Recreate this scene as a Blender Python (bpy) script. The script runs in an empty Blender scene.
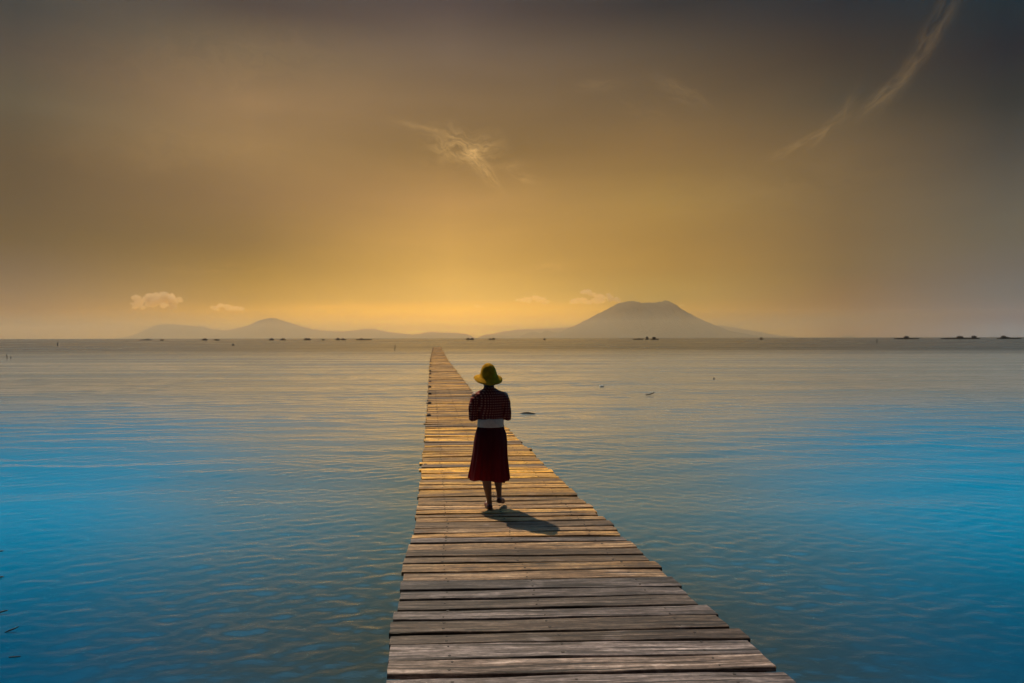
import bpy, bmesh, math, random
import numpy as np
from mathutils import Vector, Matrix, noise as mnoise

random.seed(7)
rng = np.random.default_rng(11)
S = bpy.context.scene
COL = S.collection
R = math.radians

# ------------------------------------------------------------------ camera
CAM_H = 1.95            # eye above the deck (deck top is z = 0)
WATER_Z = -0.75
FPX = 682.7             # focal length in picture pixels (24 mm on 36 mm)
HORIZ = 337.8
cam_d = bpy.data.cameras.new('camera')
cam_d.lens = 24.0
cam_d.sensor_width = 36.0
cam_d.clip_start = 0.05
cam_d.clip_end = 60000.0
cam = bpy.data.objects.new('camera', cam_d)
COL.objects.link(cam)
cam.location = (0, 0, CAM_H)
cam.rotation_euler = (R(90 - 0.31), R(0.1), 0)
S.camera = cam

# ------------------------------------------------------------------ node helper
class NB:
    """thin helper round a node tree"""
    def __init__(self, tree):
        self.t = tree
    def n(self, kind, **kw):
        nd = self.t.nodes.new(kind)
        for k, v in kw.items():
            setattr(nd, k, v)
        return nd
    def put(self, sock, v):
        if hasattr(v, 'is_output') or isinstance(v, bpy.types.NodeSocket):
            self.t.links.new(v, sock)
        elif isinstance(v, (tuple, list)) and len(v) == 3 and sock.type == 'RGBA':
            sock.default_value = (*v, 1)
        else:
            sock.default_value = v
    def m(self, op, a, b=None, c=None, clamp=False):
        nd = self.n('ShaderNodeMath', operation=op, use_clamp=clamp)
        for i, v in enumerate((a, b, c)):
            if v is not None:
                self.put(nd.inputs[i], v)
        return nd.outputs[0]
    def sep(self, v):
        nd = self.n('ShaderNodeSeparateXYZ'); self.put(nd.inputs[0], v)
        return nd.outputs
    def comb(self, x, y, z):
        nd = self.n('ShaderNodeCombineXYZ')
        for i, v in enumerate((x, y, z)):
            self.put(nd.inputs[i], v)
        return nd.outputs[0]
    def mix(self, f, a, b, blend='MIX'):
        nd = self.n('ShaderNodeMix', data_type='RGBA', blend_type=blend)
        self.put(nd.inputs[0], f); self.put(nd.inputs[6], a); self.put(nd.inputs[7], b)
        return nd.outputs[2]
    def ramp(self, f, stops, interp='LINEAR'):
        nd = self.n('ShaderNodeValToRGB')
        cr = nd.color_ramp; cr.interpolation = interp
        while len(cr.elements) > 1:
            cr.elements.remove(cr.elements[-1])
        for i, (p, c) in enumerate(stops):
            e = cr.elements[0] if i == 0 else cr.elements.new(p)
            e.position = p
            e.color = (*c, 1) if isinstance(c, (tuple, list)) else (c, c, c, 1)
        self.put(nd.inputs[0], f)
        return nd.outputs[0]
    def maprange(self, v, a, b, c=0.0, d=1.0, smooth=False):
        nd = self.n('ShaderNodeMapRange', interpolation_type='SMOOTHSTEP' if smooth else 'LINEAR')
        for i, q in enumerate((v, a, b, c, d)):
            self.put(nd.inputs[i], q)
        return nd.outputs[0]
    def noise(self, vec, scale=5.0, detail=4.0, rough=0.5, dist=0.0, dim='3D'):
        nd = self.n('ShaderNodeTexNoise', noise_dimensions=dim)
        if vec is not None:
            self.put(nd.inputs['Vector'], vec)
        nd.inputs['Scale'].default_value = scale
        nd.inputs['Detail'].default_value = detail
        nd.inputs['Roughness'].default_value = rough
        nd.inputs['Distortion'].default_value = dist
        return nd.outputs[0]
    def mapping(self, vec, scale=(1, 1, 1), loc=(0, 0, 0), rot=(0, 0, 0)):
        nd = self.n('ShaderNodeMapping')
        self.put(nd.inputs[0], vec)
        nd.inputs['Location'].default_value = loc
        nd.inputs['Rotation'].default_value = rot
        nd.inputs['Scale'].default_value = scale
        return nd.outputs[0]

def lin(r, g, b, k=1.0):
    f = lambda c: (c / 12.92 if c <= 0.04045 else ((c + 0.055) / 1.055) ** 2.4) * k
    return (f(r / 255), f(g / 255), f(b / 255))

# ------------------------------------------------------------------ world
SUN_AZ, SUN_EL = -35.0, 55.0        # degrees; az measured from +Y towards +X
W = bpy.data.worlds.new('World')
S.world = W
W.use_nodes = True
wt = W.node_tree
wt.nodes.clear()
B = NB(wt)
direction = B.n('ShaderNodeTexCoord').outputs['Generated']
nrm = B.n('ShaderNodeVectorMath', operation='NORMALIZE'); B.put(nrm.inputs[0], direction)
dx, dy, dz = B.sep(nrm.outputs[0])
DEG = 180 / math.pi
az = B.m('MULTIPLY', B.m('ARCTAN2', dx, dy), DEG)
el = B.m('MULTIPLY', B.m('ARCSINE', dz), DEG)
elp = B.m('DIVIDE', B.m('MAXIMUM', el, 0.0), 90.0)
def column(stops):
    return B.ramp(elp, [(e / 90.0, c) for e, c in stops])
#SKYFIT-BEGIN
SKY = [
    (-35.78, [(0.00, (0.2696, 0.0910, 0.0355)), (0.39, (0.2696, 0.0910, 0.0355)), (1.35, (0.1886, 0.1137, 0.0443)), (2.57, (0.2357, 0.1422, 0.0554)), (4.61, (0.1241, 0.0748, 0.0292)), (6.63, (0.0962, 0.0523, 0.0035)), (9.30, (0.0876, 0.0496, 0.0112)), (12.58, (0.0809, 0.0462, 0.0125)), (15.78, (0.0872, 0.0636, 0.0293)), (18.88, (0.0470, 0.0287, 0.0144)), (21.58, (0.0020, 0.0020, 0.0020))]),
    (-21.00, [(0.00, (4.0384, 1.9759, 0.0040)), (0.45, (4.0384, 1.9759, 0.0040)), (1.55, (1.1538, 0.5645, 0.0049)), (2.96, (0.5478, 0.2978, 0.0062)), (5.30, (0.2883, 0.1568, 0.0033)), (7.62, (0.2042, 0.1129, 0.0206)), (10.67, (0.2497, 0.1360, 0.0432)), (14.40, (0.3128, 0.1768, 0.0576)), (18.01, (0.2906, 0.1649, 0.0637)), (21.48, (0.1454, 0.0896, 0.0373)), (24.47, (0.0242, 0.0054, 0.0020))]),
    (-5.19, [(0.00, (6.7304, 3.3350, 0.1340)), (0.48, (6.7304, 3.3350, 0.1340)), (1.65, (1.9230, 0.9529, 0.0953)), (3.16, (0.9826, 0.5930, 0.1183)), (5.65, (0.7114, 0.4019, 0.0747)), (8.12, (0.6041, 0.3297, 0.0691)), (11.37, (0.4569, 0.2441, 0.0686)), (15.32, (0.2343, 0.1321, 0.0369)), (19.13, (0.2191, 0.1285, 0.0527)), (22.77, (0.1383, 0.0872, 0.0529)), (25.90, (0.0543, 0.0288, 0.0272))]),
    (12.23, [(0.00, (3.4617, 1.8181, 0.1148)), (0.48, (3.4617, 1.8181, 0.1148)), (1.62, (0.9890, 0.5194, 0.0495)), (3.10, (0.6387, 0.4025, 0.0614)), (5.54, (0.4458, 0.2429, 0.0333)), (7.97, (0.3956, 0.2163, 0.0387)), (11.16, (0.3827, 0.2212, 0.0507)), (15.05, (0.2289, 0.1281, 0.0379)), (18.80, (0.1592, 0.0967, 0.0396)), (22.39, (0.0833, 0.0531, 0.0288)), (25.47, (0.0107, 0.0043, 0.0062))]),
    (25.66, [(0.00, (0.5461, 0.2147, 0.0661)), (0.44, (0.5461, 0.2147, 0.0661)), (1.50, (0.2074, 0.1035, 0.0189)), (2.86, (0.2592, 0.1294, 0.0236)), (5.12, (0.1944, 0.1179, 0.0315)), (7.36, (0.2067, 0.1232, 0.0381)), (10.31, (0.2101, 0.1294, 0.0461)), (13.93, (0.1633, 0.1000, 0.0387)), (17.43, (0.0633, 0.0443, 0.0219)), (20.81, (0.0390, 0.0198, 0.0060)), (23.72, (0.0081, 0.0020, 0.0020))]),
    (35.78, [(0.00, (0.4421, 0.5456, 0.6514)), (0.39, (0.4421, 0.5456, 0.6514)), (1.35, (0.1298, 0.1579, 0.2824)), (2.57, (0.1623, 0.1802, 0.1888)), (4.61, (0.1543, 0.1305, 0.1049)), (6.63, (0.1456, 0.1215, 0.0775)), (9.30, (0.1203, 0.0997, 0.0672)), (12.58, (0.0620, 0.0508, 0.0365)), (15.78, (0.0195, 0.0161, 0.0100)), (18.88, (0.0081, 0.0020, 0.0020)), (21.58, (0.0020, 0.0020, 0.0020))]),
]
#SKYFIT-END
# (azimuth, colours rising from the horizon) for six directions across the bay, joined smoothly
TOP_OUT = [(25.0, lin(14, 15, 17)), (29.5, lin(0, 165, 240, 1.2)), (38, lin(0, 190, 255, 2.0)), (50, lin(30, 120, 175)), (90, lin(40, 58, 84))]  # unseen sky overhead, given bright blue bands to colour the water
TOP_IN = [(27.6, lin(20, 20, 21)), (31.5, lin(0, 160, 235, 1.1)), (40, lin(0, 190, 255, 2.2)), (50, lin(30, 120, 175)), (90, lin(40, 58, 84))]
TOP_MID = [(27.8, lin(46, 44, 44)), (32, lin(105, 145, 165)), (39, lin(150, 195, 215, 1.5)), (50, lin(95, 120, 145)), (90, lin(40, 58, 84))]
sky = None
for i, (a_, stops) in enumerate(SKY):
    c_ = column(stops + (TOP_MID if abs(a_) < 15 else TOP_IN if abs(a_) < 30 else TOP_OUT))
    if sky is None:
        sky = c_
    else:
        sky = B.mix(B.maprange(az, SKY[i - 1][0], a_, 0, 1), sky, c_)
c_back = column([(0.0, lin(60, 60, 60)), (15, lin(40, 44, 50)), (40, lin(30, 40, 56)), (90, lin(40, 58, 84))])
wb = B.maprange(B.m('ABSOLUTE', az), 50.0, 100.0, 0, 1, smooth=True)
sky = B.mix(wb, sky, c_back)
# thin uneven veil of high haze
vv = B.comb(B.m('MULTIPLY', az, 0.035), B.m('MULTIPLY', el, 0.14), 3.1)
veil = B.noise(vv, 1.0, 5.0, 0.55, 0.4)
sky = B.mix(1.0, sky, B.ramp(veil, [(0.28, 0.85), (0.72, 1.14)]), 'MULTIPLY')
# cirrus wisps: stretched noise inside soft elongated patches of sky
def patch(a0, e0, rot, la, lb, freq, seed):
    """soft ellipse of cirrus centred at azimuth a0, elevation e0"""
    c, s = math.cos(R(rot)), math.sin(R(rot))
    da = B.m('SUBTRACT', az, a0); de = B.m('SUBTRACT', el, e0)
    u = B.m('ADD', B.m('MULTIPLY', da, c), B.m('MULTIPLY', de, s))
    v = B.m('SUBTRACT', B.m('MULTIPLY', de, c), B.m('MULTIPLY', da, s))
    wob = B.m('MULTIPLY', B.m('SUBTRACT', B.noise(B.comb(u, v, seed), 0.45, 3.0), 0.5), lb * 2.6)
    v2 = B.m('ADD', v, wob)
    q = B.m('ADD', B.m('POWER', B.m('ABSOLUTE', B.m('DIVIDE', u, la)), 2.0),
            B.m('POWER', B.m('ABSOLUTE', B.m('DIVIDE', v2, lb)), 2.0))
    g = B.m('EXPONENT', B.m('MULTIPLY', q, -1.0))
    st = B.noise(B.comb(B.m('MULTIPLY', u, freq * 0.35), B.m('MULTIPLY', v2, freq * 1.6), seed + 4.0), 1.0, 6.0, 0.62, 0.6)
    st = B.maprange(st, 0.38, 0.66, 0.0, 1.25)
    return B.m('MULTIPLY', g, st)
def sky_angles(px, py):
    x, z = (px - 512) / FPX, (HORIZ - py) / FPX
    return math.degrees(math.atan(x)), math.degrees(math.atan(z / math.sqrt(1 + x * x)))
wisps = None
for (px, py, rot, la, lb, freq, k, seed) in (
        (938, 25, 60, 3.0, 0.55, 1.3, 0.055, 1.0), (908, 70, 50, 2.9, 0.60, 1.4, 0.075, 2.0), (882, 96, 36, 2.0, 0.42, 1.5, 0.10, 2.5),
        (850, 104, 68, 1.3, 0.32, 1.4, 0.05, 3.0), (832, 126, 40, 1.8, 0.30, 1.5, 0.085, 3.5), (803, 143, 24, 2.2, 0.26, 1.5, 0.085, 4.0), (782, 152, 18, 1.4, 0.22, 1.5, 0.05, 4.2),
        (464, 149, -12, 2.4, 1.2, 1.3, 0.30, 21.0), (480, 149, 14, 1.4, 0.5, 1.5, 0.17, 22.5), (482, 168, -42, 1.8, 0.42, 1.7, 0.26, 6.0), (450, 152, -40, 1.2, 0.4, 1.6, 0.16, 6.5),
        (420, 128, -10, 2.2, 0.28, 1.4, 0.10, 7.0), (522, 176, -22, 1.2, 0.45, 1.6, 0.12, 8.0), (508, 166, 6, 1.3, 0.3, 1.6, 0.08, 8.5),
        (682, 94, -28, 1.9, 0.55, 1.4, 0.075, 9.0), (597, 86, -4, 1.7, 0.4, 1.4, 0.045, 10.0), (640, 112, -30, 2.4, 0.7, 1.1, 0.02, 10.5),
        (220, 60, 8, 9.0, 2.0, 0.5, 0.03, 11.0), (160, 150, 6, 8.0, 1.6, 0.5, 0.03, 11.5), (790, 185, 2, 9.0, 1.2, 0.5, 0.025, 11.7),
        (210, 268, 3, 4.0, 0.35, 1.0, 0.08, 12.0), (545, 268, 2, 1.6, 0.3, 1.2, 0.12, 13.0), (330, 306, 1, 4.5, 0.35, 1.0, 0.16, 14.0), (60, 316, 0, 2.0, 0.25, 1.0, 0.05, 15.0)):
    a0, e0 = sky_angles(px, py)
    w = B.m('MULTIPLY', patch(a0, e0, rot, la, lb, freq, seed), k)
    wisps = w if wisps is None else B.m('ADD', wisps, w)
wc = B.n('ShaderNodeVectorMath', operation='SCALE')
wc.inputs[0].default_value = (1.0, 0.60, 0.22)
B.put(wc.inputs[3], wisps)
sky = B.mix(1.0, sky, wc.outputs[0], 'ADD')
nish = B.n('ShaderNodeTexSky', sky_type='NISHITA')
nish.sun_disc = False
nish.sun_elevation = R(SUN_EL)
nish.sun_rotation = R(SUN_AZ % 360)
nish.dust_density = 3.0
bg_n = B.n('ShaderNodeBackground'); B.put(bg_n.inputs[0], nish.outputs[0])
bg_n.inputs[1].default_value = 0.05
bg_g = B.n('ShaderNodeBackground'); B.put(bg_g.inputs[0], sky)
bg_g.inputs[1].default_value = 1.0
# clear sky takes over high overhead, the dusty golden layer below it
upper = B.maprange(el, 48.0, 80.0, 0.0, 0.25, smooth=True)
mx = B.n('ShaderNodeMixShader')
B.put(mx.inputs[0], upper)
wt.links.new(bg_g.outputs[0], mx.inputs[1]); wt.links.new(bg_n.outputs[0], mx.inputs[2])
wo = B.n('ShaderNodeOutputWorld')
wt.links.new(mx.outputs[0], wo.inputs[0])

# ------------------------------------------------------------------ sun
sd = bpy.data.lights.new('sun', 'SUN')
sd.energy = 4.2
sd.angle = R(0.6)
sd.color = (1.0, 0.80, 0.54)
sun = bpy.data.objects.new('sun', sd)
COL.objects.link(sun)
sv = Vector((math.sin(R(SUN_AZ)) * math.cos(R(SUN_EL)), math.cos(R(SUN_AZ)) * math.cos(R(SUN_EL)), math.sin(R(SUN_EL))))
sun.rotation_euler = (-sv).to_track_quat('-Z', 'Y').to_euler()
sun.location = (-20, 30, 40)

vs = S.view_settings
vs.view_transform = 'Standard'
vs.look = 'None'
vs.exposure = 0.0
vs.gamma = 1.0
vs.use_curve_mapping = False
S.cycles.use_denoising = True
S.cycles.denoiser = 'OPENIMAGEDENOISE'
S.cycles.max_bounces = 8
S.cycles.volume_bounces = 3
S.cycles.caustics_reflective = False
S.cycles.caustics_refractive = False

# ------------------------------------------------------------------ object helpers
def tag(o, label=None, cat=None, group=None, kind=None):
    if label: o['label'] = label
    if cat: o['category'] = cat
    if group: o['group'] = group
    if kind: o['kind'] = kind
    return o
def empty(name, loc, rz=0.0):
    o = bpy.data.objects.new(name, None)
    COL.objects.link(o)
    o.location = loc
    o.rotation_euler = (0, 0, rz)
    o.empty_display_size = 0.2
    return o
def link_mesh(name, me, mat=None, parent=None, smooth=True):
    o = bpy.data.objects.new(name, me)
    COL.objects.link(o)
    if mat is not None and not me.materials:
        me.materials.append(mat)
    if smooth:
        me.polygons.foreach_set('use_smooth', [True] * len(me.polygons))
    if parent is not None:
        o.parent = parent
    return o
def pydata(name, verts, faces, mat=None, parent=None, smooth=True):
    me = bpy.data.meshes.new(name)
    me.from_pydata([tuple(v) for v in verts], [], faces)
    me.update()
    return link_mesh(name, me, mat, parent, smooth)
def bm_obj(name, bm, mat=None, parent=None, smooth=False):
    me = bpy.data.meshes.new(name)
    bmesh.ops.recalc_face_normals(bm, faces=bm.faces[:])
    bm.to_mesh(me)
    bm.free()
    return link_mesh(name, me, mat, parent, smooth)
def add_box(bm, c, size, rz=0.0, bevel=0.0):
    M = Matrix.Translation(c) @ Matrix.Rotation(rz, 4, 'Z') @ Matrix.Diagonal((*size, 1))
    r = bmesh.ops.create_cube(bm, size=1.0, matrix=M)
    if bevel:
        es = list({e for v in r['verts'] for e in v.link_edges})
        bmesh.ops.bevel(bm, geom=es, offset=bevel, segments=2, affect='EDGES')
def add_chain(bm, pts, seg=12):
    """tapered tube through (point, radius) pairs with rounded closed ends"""
    P = [Vector(p) for p, r in pts]; RR = [r for p, r in pts]
    full = []
    d0 = (P[1] - P[0]).normalized(); d1 = (P[-1] - P[-2]).normalized()
    for k in (0.02, 0.35, 0.7, 0.92):
        full.append((P[0] - d0 * RR[0] * math.sqrt(1 - k * k), RR[0] * k, d0))
    for i in range(len(P)):
        d = (P[min(i + 1, len(P) - 1)] - P[max(i - 1, 0)]).normalized()
        full.append((P[i], RR[i], d))
    for k in (0.92, 0.7, 0.35, 0.02):
        full.append((P[-1] + d1 * RR[-1] * math.sqrt(1 - k * k), RR[-1] * k, d1))
    rings = []
    ref = Vector((0.31, 0.52, 0.79))
    if abs(ref.normalized().dot(d0)) > 0.9:
        ref = Vector((1, 0, 0))
    for c, r, d in full:
        a = (ref - d * ref.dot(d)).normalized(); b = d.cross(a)
        ref = a
        rings.append([bm.verts.new(c + (a * math.cos(t) + b * math.sin(t)) * r)
                      for t in [2 * math.pi * j / seg for j in range(seg)]])
    for r0, r1 in zip(rings, rings[1:]):
        for j in range(seg):
            bm.faces.new((r0[j], r0[(j + 1) % seg], r1[(j + 1) % seg], r1[j]))
    bm.faces.new(rings[0][::-1]); bm.faces.new(rings[-1])
def add_ellipsoid(bm, c, r, rot=None):
    M = Matrix.Translation(c) @ (rot.to_matrix().to_4x4() if rot else Matrix()) @ Matrix.Diagonal((*r, 1))
    bmesh.ops.create_uvsphere(bm, u_segments=24, v_segments=16, radius=1.0, matrix=M)
def add_loft(bm, rings, seg=48, cap=True):
    """rings: (cx, cy, z, rx, ry)"""
    R_ = []
    for cx, cy, z, rx, ry in rings:
        R_.append([bm.verts.new((cx + rx * math.cos(t), cy + ry * math.sin(t), z))
                   for t in [2 * math.pi * j / seg for j in range(seg)]])
    for r0, r1 in zip(R_, R_[1:]):
        for j in range(seg):
            bm.faces.new((r0[j], r0[(j + 1) % seg], r1[(j + 1) % seg], r1[j]))
    if cap:
        bm.faces.new(R_[0][::-1]); bm.faces.new(R_[-1])
def fuse(bm, voxel, smooth_it=6):
    """one continuous skin from overlapping closed shapes"""
    me = bpy.data.meshes.new('tmp'); bm.to_mesh(me); bm.free()
    o = bpy.data.objects.new('tmp', me); COL.objects.link(o)
    md = o.modifiers.new('r', 'REMESH'); md.mode = 'VOXEL'; md.voxel_size = voxel
    if smooth_it:
        ms = o.modifiers.new('s', 'SMOOTH'); ms.iterations = smooth_it; ms.factor = 0.5
    dg = bpy.context.evaluated_depsgraph_get()
    out = bpy.data.meshes.new_from_object(o.evaluated_get(dg))
    bpy.data.objects.remove(o); bpy.data.meshes.remove(me)
    return out
def material(name):
    m = bpy.data.materials.new(name); m.use_nodes = True
    t = m.node_tree; t.nodes.clear()
    b = NB(t)
    out = b.n('ShaderNodeOutputMaterial')
    p = b.n('ShaderNodeBsdfPrincipled')
    t.links.new(p.outputs[0], out.inputs[0])
    return m, b, p, out
def bump(b, h, strength, dist, prev=None):
    nd = b.n('ShaderNodeBump')
    nd.inputs['Strength'].default_value = strength
    nd.inputs['Distance'].default_value = dist
    b.put(nd.inputs['Height'], h)
    if prev is not None:
        b.put(nd.inputs['Normal'], prev)
    return nd.outputs[0]
def simple(name, col, rough=0.7, vary=0.25, scale=6.0):
    m, b, p, o = material(name)
    tc = b.n('ShaderNodeTexCoord').outputs['Object']
    nz = b.noise(tc, scale, 5.0, 0.6)
    dark = tuple(c * (1 - vary) for c in col); light = tuple(min(1, c * (1 + vary)) for c in col)
    b.put(p.inputs['Base Color'], b.ramp(nz, [(0.3, dark), (0.7, light)]))
    p.inputs['Roughness'].default_value = rough
    b.put(p.inputs['Normal'], bump(b, b.noise(tc, scale * 4, 4.0), 0.4, 0.02))
    return m
def sea_pt(px, py):
    """where the sight line through a photograph pixel meets the water"""
    d = FPX * (CAM_H - WATER_Z) / (py - HORIZ)
    return (px - 512) * d / FPX, d

# ------------------------------------------------------------------ water
def make_water():
    a_dense = np.arange(R(-50), R(50) + 1e-6, 0.0042)
    a_rest = np.linspace(R(50), R(310), 120)[1:-1]
    ang = np.concatenate([a_dense, a_rest])
    r = [0.25]
    while r[-1] < 2.5: r.append(r[-1] * 1.05)
    while r[-1] < 220: r.append(r[-1] * 1.0036)
    while r[-1] < 11300: r.append(r[-1] * 1.06)
    r = np.array(r)
    A, Rr = np.meshgrid(ang, r)
    X = Rr * np.sin(A); Y = Rr * np.cos(A)
    step = np.gradient(r)[:, None] * np.ones_like(A)
    Z = np.zeros_like(X); DX = np.zeros_like(X); DY = np.zeros_like(X)
    g = np.random.default_rng(15)
    # uneven patches: ripples come and go over the surface
    patchy = np.zeros_like(X)
    for _ in range(9):
        k = 2 * math.pi / g.uniform(2.5, 9.0); t = g.uniform(0, 2 * math.pi)
        patchy += np.sin(k * (X * math.cos(t) * 0.6 + Y * math.sin(t)) + g.uniform(0, 6.28))
    patchy = 1.0 + 0.22 * patchy
    patchy = np.clip(patchy, 0.7, 1.35)
    comps = []
    for lam in np.geomspace(0.09, 0.36, 80):
        comps.append((lam * g.uniform(0.9, 1.1), math.pi / 2 + g.normal(0.05, 0.62), 0.0115 * g.uniform(0.5, 1.4), True))
    for lam in np.geomspace(0.9, 5.0, 14):
        comps.append((lam, math.pi / 2 + g.normal(0.05, 0.30), 0.006, False))
    for lam in np.geomspace(0.42, 1.7, 26):
        comps.append((lam, math.pi / 2 + g.normal(0.04, 0.34), 0.0105, 'mid'))
    for lam in (6.2, 7.0, 7.9, 8.6, 9.6):
        comps.append((lam, math.pi / 2 + g.normal(0.0, 0.07), 0.021, False))
    for lam, th, slope, rip in comps:
        k = 2 * math.pi / lam
        amp = slope / k
        ph = k * (X * math.cos(th) + Y * math.sin(th)) + g.uniform(0, 6.28)
        keep = np.clip((lam / step - 3.0) / 3.0, 0, 1)
        far = np.clip(1.25 - Rr / 260.0, 0.0, 1.0)
        a = amp * keep * far * (patchy if rip else 1.0)
        if rip == 'mid':
            a = a * np.clip((Rr - 9.0) / 9.0, 0.2, 1.0)          # wavelets open out away from the pier foot
        if lam > 5.5:
            a = a * np.clip((Rr - 20.0) / 25.0, 0.15, 1.0)      # the long swell dies out in the shallows by the camera
        Z += a * np.sin(ph)
        DX -= a * 0.35 * math.cos(th) * np.cos(ph); DY -= a * 0.35 * math.sin(th) * np.cos(ph)
    calm = np.clip((Rr - 0.3) / 1.5, 0, 1)
    V = np.stack([X + DX * calm, Y + DY * calm, Z * calm + WATER_Z], -1).reshape(-1, 3)
    nr, na = X.shape
    i = np.arange(nr - 1)[:, None] * na; j = np.arange(na)[None, :]; j2 = (j + 1) % na
    F = np.stack([i + j, i + na + j, i + na + j2, i + j2], -1).reshape(-1, 4)
    cen = len(V)
    V = np.vstack([V, [[0, 0, WATER_Z]]])
    tri = np.stack([np.arange(na), (np.arange(na) + 1) % na, np.full(na, cen)], -1)
    me = bpy.data.meshes.new('water')
    me.vertices.add(len(V)); me.vertices.foreach_set('co', V.ravel().astype(np.float32))
    loops = np.concatenate([F.ravel(), tri.ravel()]).astype(np.int32)
    me.loops.add(len(loops)); me.loops.foreach_set('vertex_index', loops)
    starts = np.concatenate([np.arange(len(F)) * 4, len(F) * 4 + np.arange(na) * 3]).astype(np.int32)
    me.polygons.add(len(starts)); me.polygons.foreach_set('loop_start', starts)
    me.update(calc_edges=True)
    me.validate()
    if me.polygons[0].normal.z < 0:
        me.flip_normals()
    m, b, p, out = material('sea_water')
    pos = b.n('ShaderNodeNewGeometry').outputs['Position']
    x, y, z = b.sep(pos)
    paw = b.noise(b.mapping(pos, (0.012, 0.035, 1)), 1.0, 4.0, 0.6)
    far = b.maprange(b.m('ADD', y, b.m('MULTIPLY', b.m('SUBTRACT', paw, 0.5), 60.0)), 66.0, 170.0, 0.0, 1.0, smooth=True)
    # silty grey-green water along the pier, blue sky reflection painted in off to both sides
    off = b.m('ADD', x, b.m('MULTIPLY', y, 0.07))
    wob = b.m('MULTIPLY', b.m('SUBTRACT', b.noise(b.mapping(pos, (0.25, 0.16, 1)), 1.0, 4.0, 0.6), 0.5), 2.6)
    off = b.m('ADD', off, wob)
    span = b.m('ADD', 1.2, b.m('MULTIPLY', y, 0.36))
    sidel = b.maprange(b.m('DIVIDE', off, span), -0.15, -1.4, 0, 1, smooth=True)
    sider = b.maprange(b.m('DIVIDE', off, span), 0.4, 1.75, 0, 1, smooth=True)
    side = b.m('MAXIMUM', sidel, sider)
    # sky reflection painted into the body colour further out, darker near and far off
    sky_tint = b.maprange(b.m('ADD', y, b.m('MULTIPLY', wob, 0.5)), 5.0, 11.0, 0, 1, smooth=True)
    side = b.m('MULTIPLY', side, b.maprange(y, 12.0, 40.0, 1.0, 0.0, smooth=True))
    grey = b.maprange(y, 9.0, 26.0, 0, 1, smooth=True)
    cm_ = b.mix(sky_tint, (0.030, 0.052, 0.058), (0.066, 0.150, 0.200))
    cm_ = b.mix(grey, cm_, (0.20, 0.245, 0.265))  # silvery sheen of the mid water put into its base colour
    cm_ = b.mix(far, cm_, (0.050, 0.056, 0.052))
    cs_ = b.mix(sky_tint, (0.0, 0.070, 0.17), (0.0, 0.235, 0.49))
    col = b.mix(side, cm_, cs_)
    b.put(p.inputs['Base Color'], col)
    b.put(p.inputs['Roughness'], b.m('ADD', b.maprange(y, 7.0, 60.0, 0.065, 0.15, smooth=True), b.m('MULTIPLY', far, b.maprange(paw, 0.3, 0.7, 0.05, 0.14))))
    p.inputs['IOR'].default_value = 1.333
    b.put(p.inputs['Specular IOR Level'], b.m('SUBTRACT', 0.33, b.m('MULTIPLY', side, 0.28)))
    n1 = b.noise(b.mapping(pos, (0.75, 1.5, 1)), 5.0, 4.0, 0.6)
    n2 = b.noise(b.mapping(pos, (0.6, 1.3, 1)), 1.1, 4.0, 0.55)
    n0 = b.noise(b.mapping(pos, (1.0, 2.0, 1)), 9.0, 3.0, 0.55)
    nr1 = bump(b, n1, 0.45, 0.012, bump(b, n0, 0.4, 0.005))
    mid = bump(b, b.m('MULTIPLY', n2, b.m('ADD', 0.12, far)), 0.7, 0.09, nr1)
    b.put(p.inputs['Normal'], mid)
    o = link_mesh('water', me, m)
    tag(o, kind='structure')
    return o
make_water()

# ------------------------------------------------------------------ haze
hb = bmesh.new()
add_box(hb, (0, 0, (500 + WATER_Z - 1.5) / 2), (25000, 25000, 500 - WATER_Z + 1.5))
m, b, p, out = material('haze_air')
b.t.nodes.remove(p)
pv = b.n('ShaderNodeVolumePrincipled')
pv.inputs['Color'].default_value = (0.97, 0.90, 0.80, 1)
pv.inputs['Density'].default_value = 0.000125
pv.inputs['Anisotropy'].default_value = 0.9
b.t.links.new(pv.outputs[0], out.inputs['Volume'])
haze = bm_obj('haze', hb, m)
tag(haze, 'golden dust haze over the whole bay', 'haze', kind='stuff')

mb = bmesh.new()
add_box(mb, ((-9000 + 3500) / 2, (4500 + 12300) / 2, (190 + WATER_Z - 1.0) / 2), (12500, 7800, 190 - WATER_Z + 1.0))
m, b, p, out = material('low_mist')
b.t.nodes.remove(p)
pv = b.n('ShaderNodeVolumePrincipled')
pv.inputs['Color'].default_value = (1.0, 0.80, 0.46, 1)
pv.inputs['Density'].default_value = 0.00022
pv.inputs['Anisotropy'].default_value = 0.4
b.t.links.new(pv.outputs[0], out.inputs['Volume'])
mist = bm_obj('mist', mb, m)
tag(mist, 'pale golden mist lying low over the water round the far hills', 'mist', kind='stuff')

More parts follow.
